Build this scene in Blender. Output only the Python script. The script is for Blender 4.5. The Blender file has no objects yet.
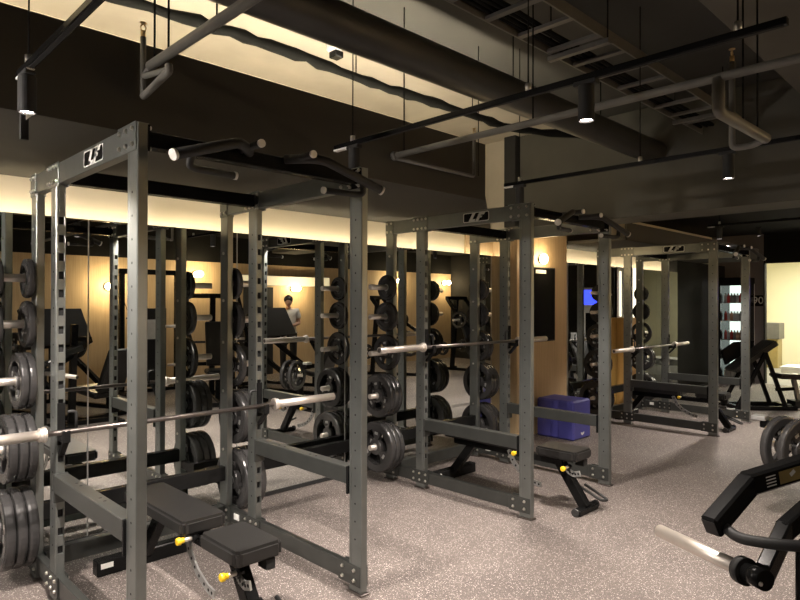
import bpy, bmesh, math, random
from mathutils import Vector, Matrix
random.seed(7)
C = bpy.context.scene.collection
R = math.radians

# ------------------------------------------------------------------ materials
def mat(name, col, rough=.5, metal=0.0, emit=None, es=1.0, spec=None, bump=None, noise=None):
    m = bpy.data.materials.new(name); m.use_nodes = True
    nt = m.node_tree; b = nt.nodes['Principled BSDF']
    b.inputs['Base Color'].default_value = (*col, 1)
    b.inputs['Roughness'].default_value = rough
    b.inputs['Metallic'].default_value = metal
    if spec is not None: b.inputs['Specular IOR Level'].default_value = spec
    if emit:
        b.inputs['Emission Color'].default_value = (*emit, 1); b.inputs['Emission Strength'].default_value = es
    if noise or bump:
        tc = nt.nodes.new('ShaderNodeTexCoord'); n = nt.nodes.new('ShaderNodeTexNoise')
        nt.links.new(tc.outputs['Object'], n.inputs['Vector'])
        if noise:
            sc, amt = noise; n.inputs['Scale'].default_value = sc; n.inputs['Detail'].default_value = 4
            r = nt.nodes.new('ShaderNodeValToRGB')
            r.color_ramp.elements[0].position = .3; r.color_ramp.elements[1].position = .7
            r.color_ramp.elements[0].color = (*[c*(1-amt) for c in col], 1)
            r.color_ramp.elements[1].color = (*[min(1, c*(1+amt)) for c in col], 1)
            nt.links.new(n.outputs['Fac'], r.inputs['Fac']); nt.links.new(r.outputs['Color'], b.inputs['Base Color'])
        if bump:
            sc, st = bump
            n2 = nt.nodes.new('ShaderNodeTexNoise'); n2.inputs['Scale'].default_value = sc
            nt.links.new(tc.outputs['Object'], n2.inputs['Vector'])
            bp = nt.nodes.new('ShaderNodeBump'); bp.inputs['Strength'].default_value = st; bp.inputs['Distance'].default_value = .002
            nt.links.new(n2.outputs['Fac'], bp.inputs['Height']); nt.links.new(bp.outputs['Normal'], b.inputs['Normal'])
    return m

M = {}
M['steel'] = mat('charcoal hammered metal', (.20, .212, .203), .36, .8, bump=(220, .12), noise=(9, .08))
M['rail'] = mat('dark hammered metal', (.065, .068, .064), .36, .6, bump=(220, .12), noise=(9, .08))
M['black'] = mat('satin black steel', (.008, .008, .008), .22, 0, spec=.12, noise=(8, .1))
M['matte'] = mat('matte black', (.012, .012, .012), .7, noise=(8, .1))
M['slot'] = mat('slot black', (.004, .004, .004), .8, noise=(8, .1))
M['bolt'] = mat('zinc bolt', (.75, .73, .68), .28, 1.0, noise=(30, .05))
M['chrome'] = mat('brushed chrome', (.78, .72, .66), .46, .9, noise=(20, .03))
M['bar'] = mat('dark bar steel', (.16, .14, .13), .35, .9, noise=(20, .06))
M['rubber'] = mat('plate urethane', (.034, .033, .033), .27, 0, noise=(6, .15))
M['pad'] = mat('black vinyl pad', (.014, .0135, .013), .36, 0, bump=(300, .15), noise=(5, .1))
M['grip'] = mat('rubber grip', (.014, .014, .014), .6, 0, noise=(8, .1))
M['yellow'] = mat('yellow knob', (.85, .55, .02), .4, 0, noise=(8, .06))
M['grey'] = mat('grey plate steel', (.42, .42, .41), .4, .6, noise=(12, .08))
M['cap'] = mat('satin end cap', (.82, .80, .76), .5, .3, noise=(20, .04))
M['label'] = mat('white sticker', (.75, .75, .72), .5, 0, noise=(12, .05))
M['pipe'] = mat('painted pipe grey', (.13, .125, .11), .55, 0, noise=(7, .15))
M['duct'] = mat('duct dark grey', (.045, .045, .043), .5, 0, noise=(4, .12))
M['tray'] = mat('galvanised tray', (.12, .115, .105), .5, .2, noise=(6, .15))
M['cable'] = mat('cable black', (.006, .006, .0055), .8, 0, spec=.1, noise=(14, .3))
M['blue'] = mat('blue vinyl', (.07, .07, .33), .5, 0, bump=(120, .2), noise=(3, .12))
M['brass'] = mat('sprinkler brass', (.6, .42, .2), .35, 1.0, noise=(14, .1))
M['soffit'] = mat('soffit paint', (.066, .062, .052), .75, 0, spec=.2, noise=(1.5, .07))
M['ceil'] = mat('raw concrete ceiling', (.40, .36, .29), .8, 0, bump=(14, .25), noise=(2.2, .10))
M['ceilshade'] = mat('shaded concrete ceiling', (.052, .050, .043), .8, 0, bump=(14, .2), noise=(2.2, .12))  # shaded copy of the ceiling concrete, darkened beyond the uplit strip
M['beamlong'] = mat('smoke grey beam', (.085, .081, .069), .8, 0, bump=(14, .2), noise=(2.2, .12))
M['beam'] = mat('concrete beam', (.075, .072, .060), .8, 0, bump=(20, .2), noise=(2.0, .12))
M['cream'] = mat('cream wall paint', (.62, .55, .42), .6, 0, noise=(1.2, .03))
M['dark'] = mat('dark wall paint', (.012, .0115, .0105), .8, 0, spec=.12, noise=(1.5, .1))
M['midwall'] = mat('grey wall paint', (.16, .14, .135), .6, 0, noise=(1.5, .07))
M['pale'] = mat('pale room paint', (.74, .70, .52), .6, 0, noise=(1.2, .03))
M['sconce'] = mat('sconce glass', (.9, .8, .6), .4, 0, (1, .80, .45), 26)
M['lens'] = mat('spot lens', (.9, .9, .9), .4, 0, (1, .86, .76), 30)
M['led'] = mat('warm led strip', (.9, .8, .6), .4, 0, (1, .85, .60), 22)
M['ledtop'] = mat('uplight led strip', (.9, .8, .6), .4, 0, (1, .87, .66), 190)
M['ledwhite'] = mat('white led line', (.9, .9, .8), .4, 0, (1, .88, .66), 1.8)
M['screen'] = mat('blue screen', (.02, .02, .3), .3, 0, (.03, .05, 1), 3)
M['white'] = mat('white plastic', (.75, .75, .75), .4, 0, noise=(4, .03))
M['red'] = mat('red print', (.6, .05, .04), .5, 0, noise=(6, .1))
M['amber'] = mat('pale amber bottle', (.7, .45, .3), .4, 0, noise=(6, .1))
M['glow'] = mat('cooler light panel', (.8, .85, .8), .4, 0, (.85, 1, .9), 1.1)
M['skin'] = mat('skin', (.55, .34, .24), .5, 0, noise=(10, .06))
M['shirt'] = mat('white shirt', (.68, .66, .62), .8, 0, noise=(10, .05))
M['hair'] = mat('dark hair', (.015, .011, .009), .5, 0, noise=(40, .3))
M['trouser'] = mat('black trousers', (.02, .02, .022), .8, 0, noise=(10, .1))

m = bpy.data.materials.new('mirror glass'); m.use_nodes = True
b = m.node_tree.nodes['Principled BSDF']
b.inputs['Base Color'].default_value = (.82, .85, .82, 1); b.inputs['Metallic'].default_value = 1; b.inputs['Roughness'].default_value = 0.0
M['mirror'] = m
m = bpy.data.materials.new('dark glass'); m.use_nodes = True
b = m.node_tree.nodes['Principled BSDF']
b.inputs['Base Color'].default_value = (.02, .021, .02, 1); b.inputs['Metallic'].default_value = 1; b.inputs['Roughness'].default_value = 0.02
M['darkmirror'] = m
m = bpy.data.materials.new('clear glass'); m.use_nodes = True
b = m.node_tree.nodes['Principled BSDF']
b.inputs['Base Color'].default_value = (1, 1, 1, 1); b.inputs['Transmission Weight'].default_value = 1; b.inputs['Roughness'].default_value = 0.0; b.inputs['IOR'].default_value = 1.05
M['glass'] = m

def wood(name, c1, c2, sx=7, axis='x'):
    m = bpy.data.materials.new(name); m.use_nodes = True; nt = m.node_tree; b = nt.nodes['Principled BSDF']
    tc = nt.nodes.new('ShaderNodeTexCoord'); mp = nt.nodes.new('ShaderNodeMapping')
    mp.inputs['Scale'].default_value = (26, 26, .9)
    n = nt.nodes.new('ShaderNodeTexNoise'); n.inputs['Scale'].default_value = 2.2; n.inputs['Detail'].default_value = 5; n.inputs['Distortion'].default_value = .4
    r = nt.nodes.new('ShaderNodeValToRGB'); r.color_ramp.elements[0].position = .3; r.color_ramp.elements[1].position = .72
    r.color_ramp.elements[0].color = (*c1, 1); r.color_ramp.elements[1].color = (*c2, 1)
    nt.links.new(tc.outputs['Object'], mp.inputs['Vector']); nt.links.new(mp.outputs['Vector'], n.inputs['Vector'])
    nt.links.new(n.outputs['Fac'], r.inputs['Fac']); nt.links.new(r.outputs['Color'], b.inputs['Base Color'])
    b.inputs['Roughness'].default_value = .5
    return m
M['wood'] = wood('oak panel', (.50, .36, .205), (.62, .465, .28))
M['orange'] = wood('amber wood cabinet', (.62, .34, .09), (.75, .44, .13))

def floor_mat():
    m = bpy.data.materials.new('speckled rubber floor'); m.use_nodes = True; nt = m.node_tree; b = nt.nodes['Principled BSDF']
    L = nt.links.new
    tc = nt.nodes.new('ShaderNodeTexCoord')
    def flecks(scale, lo, hi):
        v = nt.nodes.new('ShaderNodeTexVoronoi'); v.inputs['Scale'].default_value = scale; v.inputs['Randomness'].default_value = 1
        L(tc.outputs['Object'], v.inputs['Vector'])
        s = nt.nodes.new('ShaderNodeSeparateColor'); L(v.outputs['Color'], s.inputs['Color'])
        g = nt.nodes.new('ShaderNodeMath'); g.operation = 'GREATER_THAN'; g.inputs[1].default_value = lo; L(s.outputs[0], g.inputs[0])
        d = nt.nodes.new('ShaderNodeMath'); d.operation = 'LESS_THAN'; d.inputs[1].default_value = hi; L(v.outputs['Distance'], d.inputs[0])
        k = nt.nodes.new('ShaderNodeMath'); k.operation = 'MULTIPLY'; L(g.outputs[0], k.inputs[0]); L(d.outputs[0], k.inputs[1])
        return k.outputs[0]
    f1 = flecks(165, .86, .45); f2 = flecks(260, .70, .5)
    n = nt.nodes.new('ShaderNodeTexNoise'); n.inputs['Scale'].default_value = 1.6; n.inputs['Detail'].default_value = 5; L(tc.outputs['Object'], n.inputs['Vector'])
    r = nt.nodes.new('ShaderNodeValToRGB'); r.color_ramp.elements[0].position = .3; r.color_ramp.elements[1].position = .7
    r.color_ramp.elements[0].color = (.085, .070, .064, 1); r.color_ramp.elements[1].color = (.118, .098, .089, 1); L(n.outputs['Fac'], r.inputs['Fac'])
    a = nt.nodes.new('ShaderNodeMixRGB'); a.inputs[2].default_value = (.24, .205, .185, 1); L(f2, a.inputs[0]); L(r.outputs['Color'], a.inputs[1])
    c = nt.nodes.new('ShaderNodeMixRGB'); c.inputs[2].default_value = (.60, .545, .50, 1); L(f1, c.inputs[0]); L(a.outputs[0], c.inputs[1])
    # seams of the 1.6 m rubber tiles
    sp = nt.nodes.new('ShaderNodeSeparateXYZ'); L(tc.outputs['Object'], sp.inputs[0])
    def seam(out, per, off):
        ad = nt.nodes.new('ShaderNodeMath'); ad.operation = 'ADD'; ad.inputs[1].default_value = off + 50*per; L(out, ad.inputs[0])
        mo = nt.nodes.new('ShaderNodeMath'); mo.operation = 'MODULO'; mo.inputs[1].default_value = per; L(ad.outputs[0], mo.inputs[0])
        lt = nt.nodes.new('ShaderNodeMath'); lt.operation = 'LESS_THAN'; lt.inputs[1].default_value = .006; L(mo.outputs[0], lt.inputs[0])
        return lt.outputs[0]
    s1 = seam(sp.outputs[0], 1.0, .55); s2 = seam(sp.outputs[1], 1.0, .28)
    mx = nt.nodes.new('ShaderNodeMath'); mx.operation = 'MAXIMUM'; L(s1, mx.inputs[0]); L(s2, mx.inputs[1])
    h = nt.nodes.new('ShaderNodeMath'); h.operation = 'MULTIPLY'; h.inputs[1].default_value = .18; L(mx.outputs[0], h.inputs[0])
    e = nt.nodes.new('ShaderNodeMixRGB'); e.inputs[2].default_value = (.5, .45, .4, 1); L(h.outputs[0], e.inputs[0]); L(c.outputs[0], e.inputs[1])
    L(e.outputs[0], b.inputs['Base Color']); b.inputs['Roughness'].default_value = .62
    bp = nt.nodes.new('ShaderNodeBump'); bp.inputs['Strength'].default_value = .25; bp.inputs['Distance'].default_value = .002
    n3 = nt.nodes.new('ShaderNodeTexNoise'); n3.inputs['Scale'].default_value = 180; L(tc.outputs['Object'], n3.inputs['Vector'])
    L(n3.outputs['Fac'], bp.inputs['Height']); L(bp.outputs['Normal'], b.inputs['Normal'])
    return m
M['floor'] = floor_mat()
M['pfloor'] = mat('grey room floor', (.22, .215, .21), .5, 0, noise=(3, .08))

# ------------------------------------------------------------------ mesh builder
class MB:
    def __init__(s): s.bm = bmesh.new(); s.mats = []
    def mi(s, m):
        if m is None: m = s.mats[0] if s.mats else 'steel'
        if m not in s.mats: s.mats.append(m)
        return s.mats.index(m)
    def _add(s, t, m, smooth=None):
        k = s.mi(m)
        for f in t.faces:
            f.material_index = k
            if smooth is not None: f.smooth = smooth
        me = bpy.data.meshes.new('t'); t.to_mesh(me); t.free(); s.bm.from_mesh(me); bpy.data.meshes.remove(me)
        return s
    def box(s, lo, hi, m=None, bev=.003, rot=None, about=None):
        t = bmesh.new(); c = [(a+b)/2 for a, b in zip(lo, hi)]; d = [abs(b-a) for a, b in zip(lo, hi)]
        bmesh.ops.create_cube(t, size=1, matrix=Matrix.Translation(c) @ Matrix.Diagonal((*d, 1)))
        bev = min(bev, min(d)*.3)
        if bev > 0: bmesh.ops.bevel(t, geom=t.edges[:], offset=bev, segments=1, affect='EDGES')
        if rot: bmesh.ops.rotate(t, verts=t.verts[:], cent=about or c, matrix=rot)
        return s._add(t, m)
    def bar(s, p, q, w, h, m=None, bev=.003, up=(0, 0, 1), ext=0):
        p, q = Vector(p), Vector(q); d = (q-p); L = d.length; d.normalize(); up = Vector(up)
        if abs(d.dot(up)) > .98: up = Vector((0, 1, 0))
        x = d.cross(up).normalized(); z = x.cross(d)
        t = bmesh.new(); mt = Matrix((( x.x, d.x, z.x, 0), (x.y, d.y, z.y, 0), (x.z, d.z, z.z, 0), (0, 0, 0, 1)))
        bmesh.ops.create_cube(t, size=1, matrix=Matrix.Translation((p+q)/2) @ mt @ Matrix.Diagonal((w, L+2*ext, h, 1)))
        b = min(bev, min(w, h, L)*.3)
        if b > 0: bmesh.ops.bevel(t, geom=t.edges[:], offset=b, segments=1, affect='EDGES')
        return s._add(t, m)
    def cyl(s, p, q, r, m=None, seg=16, r2=None):
        p, q = Vector(p), Vector(q); d = q-p; L = d.length
        t = bmesh.new()
        bmesh.ops.create_cone(t, cap_ends=True, segments=seg, radius1=r, radius2=r if r2 is None else r2, depth=L,
            matrix=Matrix.Translation((p+q)/2) @ d.to_track_quat('Z', 'Y').to_matrix().to_4x4())
        for f in t.faces: f.smooth = len(f.verts) == 4
        return s._add(t, m)
    def tube(s, pts, r, m=None, seg=10, fil=0, cap=True):
        pts = [Vector(p) for p in pts]
        if fil:
            o = [pts[0]]
            for i in range(1, len(pts)-1):
                a, b, c = pts[i-1], pts[i], pts[i+1]
                f = min(fil, (a-b).length*.45, (c-b).length*.45)
                u, v = b+(a-b).normalized()*f, b+(c-b).normalized()*f
                for k in range(7):
                    w = k/6; o.append(u*(1-w)**2+b*2*w*(1-w)+v*w*w)
            o.append(pts[-1]); pts = o
        t = bmesh.new(); rings = []; n = None
        for i, p in enumerate(pts):
            a = pts[max(i-1, 0)]; b = pts[min(i+1, len(pts)-1)]; d = (b-a).normalized()
            if n is None:
                n = d.orthogonal().normalized()
            n = (n-d*n.dot(d)).normalized(); bb = d.cross(n)
            rr = r[i] if isinstance(r, (list, tuple)) else r
            rings.append([t.verts.new(p+(n*math.cos(2*math.pi*k/seg)+bb*math.sin(2*math.pi*k/seg))*rr) for k in range(seg)])
        for i in range(len(rings)-1):
            for k in range(seg):
                f = t.faces.new((rings[i][k], rings[i][(k+1) % seg], rings[i+1][(k+1) % seg], rings[i+1][k])); f.smooth = True
        if cap:
            t.faces.new(rings[0][::-1]); t.faces.new(rings[-1])
        bmesh.ops.recalc_face_normals(t, faces=t.faces[:])
        return s._add(t, m)
    def lathe(s, prof, m=None, seg=32, axis='X', at=(0, 0, 0), closed=True, a0=0, a1=360):
        # prof: list of (r, h) along the axis
        t = bmesh.new(); full = abs(a1-a0) >= 359.9; n = seg if full else seg+1; rings = []
        for k in range(n):
            a = R(a0+(a1-a0)*k/seg); ca, sa = math.cos(a), math.sin(a); ring = []
            for r_, h in prof:
                p = {'X': (h, r_*ca, r_*sa), 'Y': (r_*sa, h, r_*ca), 'Z': (r_*ca, r_*sa, h)}[axis]
                ring.append(t.verts.new((p[0]+at[0], p[1]+at[1], p[2]+at[2])))
            rings.append(ring)
        P = len(prof); segs = P if closed else P-1
        for k in range(n if full else n-1):
            A, B = rings[k], rings[(k+1) % n]
            for i in range(segs):
                j = (i+1) % P
                t.faces.new((A[i], A[j], B[j], B[i]))
        if not full and closed:
            t.faces.new(rings[0]); t.faces.new(rings[-1][::-1])
        bmesh.ops.remove_doubles(t, verts=t.verts[:], dist=1e-6)
        bmesh.ops.recalc_face_normals(t, faces=t.faces[:])
        return s._add(t, m)
    def prism(s, poly, ax, lo, hi, m=None, bev=0):
        # polygon in the two axes other than ax (in order), extruded along ax
        t = bmesh.new()
        def mk(a, b, c): return {'X': (c, a, b), 'Y': (a, c, b), 'Z': (a, b, c)}[ax]
        A = [t.verts.new(mk(a, b, lo)) for a, b in poly]; B = [t.verts.new(mk(a, b, hi)) for a, b in poly]
        t.faces.new(A); t.faces.new(B[::-1]); n = len(poly)
        for i in range(n): t.faces.new((A[i], B[i], B[(i+1) % n], A[(i+1) % n]))
        bmesh.ops.recalc_face_normals(t, faces=t.faces[:])
        if bev: bmesh.ops.bevel(t, geom=t.edges[:], offset=bev, segments=2, affect='EDGES')
        return s._add(t, m)
    def sphere(s, c, r, m=None, sc=(1, 1, 1), seg=16):
        t = bmesh.new(); bmesh.ops.create_uvsphere(t, u_segments=seg, v_segments=seg//2, radius=r,
            matrix=Matrix.Translation(c) @ Matrix.Diagonal((*sc, 1)))
        return s._add(t, m, True)
    def mesh(s, name):
        me = bpy.data.meshes.new(name); s.bm.to_mesh(me); s.bm.free()
        for k in s.mats: me.materials.append(M[k])
        return me
    def build(s, name, parent=None, **kw):
        o = bpy.data.objects.new(name, s.mesh(name)); C.objects.link(o)
        if parent: o.parent = parent
        for k, v in kw.items(): o[k] = v
        return o

def thing(name, label, cat, loc=(0, 0, 0), rz=0, group=None):
    o = bpy.data.objects.new(name, None); C.objects.link(o); o.location = loc; o.rotation_euler = (0, 0, rz)
    o.empty_display_size = .1
    o['label'] = label; o['category'] = cat
    if group: o['group'] = group
    return o
def tag(o, label, cat, group=None):
    o['label'] = label; o['category'] = cat
    if group: o['group'] = group
    return o
def struct(mb, name):
    o = mb.build(name); o['kind'] = 'structure'; return o
def copy_tree(o, parent=None):
    c = o.copy(); C.objects.link(c)
    if parent: c.parent = parent
    for ch in list(o.children): copy_tree(ch, c)
    return c
def text(name, s, size, parent, loc, rot, m='label', ext=.0008):
    cu = bpy.data.curves.new(name, 'FONT'); cu.body = s; cu.size = size; cu.extrude = ext
    cu.align_x = 'CENTER'; cu.align_y = 'CENTER'; cu.materials.append(M[m])
    o = bpy.data.objects.new(name, cu); C.objects.link(o); bpy.context.view_layer.update()
    me = bpy.data.meshes.new_from_object(o.evaluated_get(bpy.context.evaluated_depsgraph_get()))
    bpy.data.objects.remove(o); bpy.data.curves.remove(cu)
    if not me.materials: me.materials.append(M[m])
    o = bpy.data.objects.new(name, me); C.objects.link(o); o.parent = parent; o.location = loc; o.rotation_euler = rot
    return o

# ------------------------------------------------------------------ room shell
XL, XR, YO, YM, ZC = -2.2, 13.9, -7.1, .445, 3.57
SOF = 2.425
struct(MB().box((XL-.1, YO-.1, -.1), (XR, .9, 0), 'floor', 0), 'floor')
struct(MB().box((XR, YO-.1, -.1), (19, 2.2, -.0), 'pfloor', 0), 'floor_annex')
struct(MB().box((XL-.1, -.78, ZC), (6.3, .9, ZC+.1), 'ceil', 0).box((XL-.1, YO-.1, ZC), (6.3, -.78, ZC+.1), 'ceilshade', 0), 'ceiling')  # shade put into the colour of the part past the uplight
struct(MB().box((6.3, YO-.1, 3.0), (XR+.2, .9, 3.1), 'dark', 0), 'ceiling_far')
# wall behind the mirrors: cream above the mirror line, taller recess over the soffit
w = MB()
w.box((XL-.1, .62, 0), (XR+.2, .66, 2.60), 'cream', 0)
w.box((XL-.1, .70, 2.60), (XR+.2, .80, ZC), 'cream', 0)
w.box((XL-.1, .62, 2.58), (XR+.2, .80, 2.60), 'cream', 0)
struct(w, 'wall_back')
struct(MB().box((XL-.1, YO-.1, 0), (XL, .8, ZC), 'dark', 0), 'wall_left')
w = MB()
w.box((XL-.1, YO-.1, 0), (XR+.2, YO, 2.45), 'wood', 0)
w.box((XL-.1, YO-.1, 2.45), (XR+.2, YO, ZC), 'dark', 0)
struct(w, 'wall_front')
w = MB()   # end wall with the opening into the bright room
w.box((XR, -.28, 0), (XR+.12, .8, ZC), 'midwall', 0)
w.box((XR, -2.0, 2.43), (XR+.12, -.28, ZC), 'dark', 0)
w.box((XR, YO-.1, 0), (XR+.12, -2.0, ZC), 'dark', 0)
struct(w, 'wall_right')
struct(MB().box((XR-.012, -.30, 0), (XR+.13, -.28, 2.43), 'dark', .002).box((XR-.012, -2.02, 0), (XR+.13, -2.0, 2.43), 'dark', .002)
       .box((XR-.012, -2.0, 2.41), (XR+.13, -.30, 2.43), 'dark', .002), 'trim_1')
w = MB()
w.box((18.4, -4.2, 0), (18.5, 2.2, 2.9), 'pale', 0).box((XR+.12, 2.1, 0), (18.5, 2.2, 2.9), 'pale', 0)
w.box((XR+.12, -4.3, 0), (18.5, -4.2, 2.9), 'pale', 0).box((XR+.12, .8, 0), (XR+.14, 2.2, 2.9), 'pale', 0).box((XR+.12, -4.2, 2.43), (XR+.14, .8, 2.9), 'pale', 0)
struct(w, 'wall_annex')
struct(MB().box((XR+.12, -4.3, 2.85), (18.5, 2.2, 2.95), 'pale', 0), 'ceiling_annex')
# soffit over the racks: underside, fascia with lip, diagonal end
w = MB()
w.prism([(XL, .62), (XL, -.965), (3.94, -.965), (5.60, .24), (6.0, .62)], 'Z', SOF, SOF+.04, 'soffit')
w.box((XL, -.965, SOF+.04), (3.94, -.935, 2.87), 'soffit', 0)
struct(w, 'ceiling_soffit')
w = MB(); w.box((7.3, -.55, 2.38), (12.6, .62, 2.42), 'soffit', .002); w.box((7.3, -.55, 2.38), (12.6, -.52, 2.6), 'soffit', .002)
struct(w, 'ceiling_soffit_far')
# deep concrete beam across the room and a second one along it
struct(MB().box((6.12, -4.6, 2.49), (6.62, .31, ZC), 'beam', .004).box((6.12, .31, 2.49), (6.62, .7, ZC), 'ceil', 0), 'ceiling_beam')  # wall end in lighter colour, standing in for cove light on it
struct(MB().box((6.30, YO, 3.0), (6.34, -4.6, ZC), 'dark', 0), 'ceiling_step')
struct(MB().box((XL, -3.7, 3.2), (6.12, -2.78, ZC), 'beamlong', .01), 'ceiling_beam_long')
# oak clad column
w = MB(); w.box((6.12, .245, 0), (7.25, .62, 2.49), 'wood', .004)
struct(w, 'wall_column')
struct(MB().box((5.60, .595, 2.17), (6.12, .62, 2.49), 'wood', .002), 'trim_2')
struct(MB().box((XL, .48, 2.10), (6.118, .62, 2.128), 'matte', 0).box((7.26, .48, 2.10), (11.4, .62, 2.128), 'matte', 0), 'trim_3')
struct(MB().box((XL, .432, 0), (6.12, .62, .035), 'matte', .002).box((7.25, .432, 0), (XR, .62, .035), 'matte', .002), 'baseboard_back')
# dark lining of the recess at the far end of the mirror wall
struct(MB().box((11.4, .445, 0), (XR, .62, 2.38), 'dark', .002), 'wall_dark_recess')

# mirrors
edges = [(-1.92, -.805), (-.805, .31), (.31, 1.425), (1.425, 2.54), (2.54, 3.655), (3.655, 4.77), (4.77, 5.885), (5.885, 6.118)]
names = ['mirror panel at the very left edge, partly behind the stored plates', None]
mlab = ['full height mirror panel seventh from the oak column', 'full height mirror panel sixth before the oak column strip',
        'mirror panel behind the left post of the front rack', 'mirror panel behind the bench of the front rack',
        'mirror panel between front rack and middle rack, showing the person', 'mirror panel behind the left post of the middle rack',
        'mirror panel behind the right half of the middle rack', 'narrow mirror strip against the oak column side']
for (a, bb), lb in list(zip(edges, mlab))[1:]:
    t = MB().box((a+.0005, YM-.004, .035), (bb-.0005, .50, 2.165), 'grey', 0)
    t.box((a+.0045, YM-.006, .036), (bb-.0045, YM-.0035, 2.162), 'mirror', 0)
    tag(t.build('wall_mirror'), lb, 'mirror')
for (a, bb), lb in zip([(7.62, 9.05)], ['mirror panel right of the oak column, above the blue screen reflection']):
    t = MB().box((a, YM, .035), (bb, .50, 2.165), 'matte', 0).box((a+.002, YM-.006, .036), (bb-.002, YM, 2.165), 'mirror', 0)
    tag(t.build('wall_mirror'), lb, 'mirror')
for a, bb, lb in [(9.64, 10.5, 'dark tinted glass panel beside the white light line'), (10.5, 11.4, 'dark tinted glass panel next to the black recess wall')]:
    t = MB().box((a, YM, .035), (bb, .50, 2.165), 'matte', 0).box((a+.002, YM-.006, .036), (bb-.002, YM, 2.165), 'darkmirror', 0)
    tag(t.build('tinted_panel'), lb, 'glass panel')
tag(MB().box((7.27, .43, .035), (7.60, .50, 2.165), 'grey', .003).build('steel_panel'), 'narrow grey steel panel at the right edge of the oak column', 'panel')
# led strips that the place hides
tag(MB().box((XL, .515, 2.128), (5.60, .545, 2.138), 'led', 0).build('led_strip'), 'warm light strip hidden along the mirror top behind the racks', 'light strip')
tag(MB().box((5.62, .515, 2.128), (6.11, .545, 2.138), 'led', 0).build('led_strip'), 'short warm light strip under the oak board by the column', 'light strip')
tag(MB().box((7.30, .515, 2.128), (11.4, .545, 2.138), 'led', 0).build('led_strip'), 'warm light strip over the mirror right of the oak column', 'light strip')
tag(MB().box((XL+.1, -.80, SOF+.04), (3.86, -.76, SOF+.05), 'ledtop', 0).build('led_strip'), 'warm uplight strip on top of the dark soffit', 'light strip')

tag(MB().box((3.95, .20, SOF+.04), (5.40, .24, SOF+.05), 'led', 0).build('led_strip'), 'warm uplight strip on top of the slanted soffit end by the beam', 'light strip')
# ------------------------------------------------------------------ power rack
W2 = .608; YS, YMID, YF = .070, -.315, -1.391; PX, PY, RH = .0228, .051, 2.35
def upright(x, y, slots=None, h=RH, base=True):
    mb = MB()
    if slots:
        sg = slots                                    # -1 slots on the front face, +1 on the rear face
        f = y+sg*PY; inner = f-sg*.016
        mb.box((x-PX, min(y-sg*PY, inner), .012), (x+PX, max(y-sg*PY, inner), h), 'steel', .004)
        lo, hi = min(inner, f), max(inner, f)
        mb.box((x-PX, lo, .012), (x-PX+.012, hi, h), None, .002)
        mb.box((x+PX-.007, lo, .012), (x+PX, hi, h), None, .002)
        z = .26; prev = .012
        while z < 2.12:
            mb.box((x-PX+.011, lo, prev), (x+PX-.006, hi, z), None, .001)
            mb.box((x-PX+.0115, inner-.0005 if sg < 0 else inner-.0015, z), (x+PX-.0065, inner+.0015 if sg < 0 else inner+.0005, z+.042), 'slot', 0)
            prev = z+.042; z += .098
        mb.box((x-PX+.011, lo, prev), (x+PX-.006, hi, h), None, .001)
        z = .30
        while z < 2.15:
            for s_ in (-1, 1): mb.cyl((x+s_*(PX-.002), y, z), (x+s_*(PX+.0006), y, z), .0055, 'slot', 8)
            z += .098
    else:
        mb.box((x-PX, y-PY, .012), (x+PX, y+PY, h), 'steel', .004)
    return mb
def bolts(mb, x, pts, sx):
    for y, z in pts: mb.cyl((x, y, z), (x+sx*.010, y, z), .0115, 'bolt', 8, .008)

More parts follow.
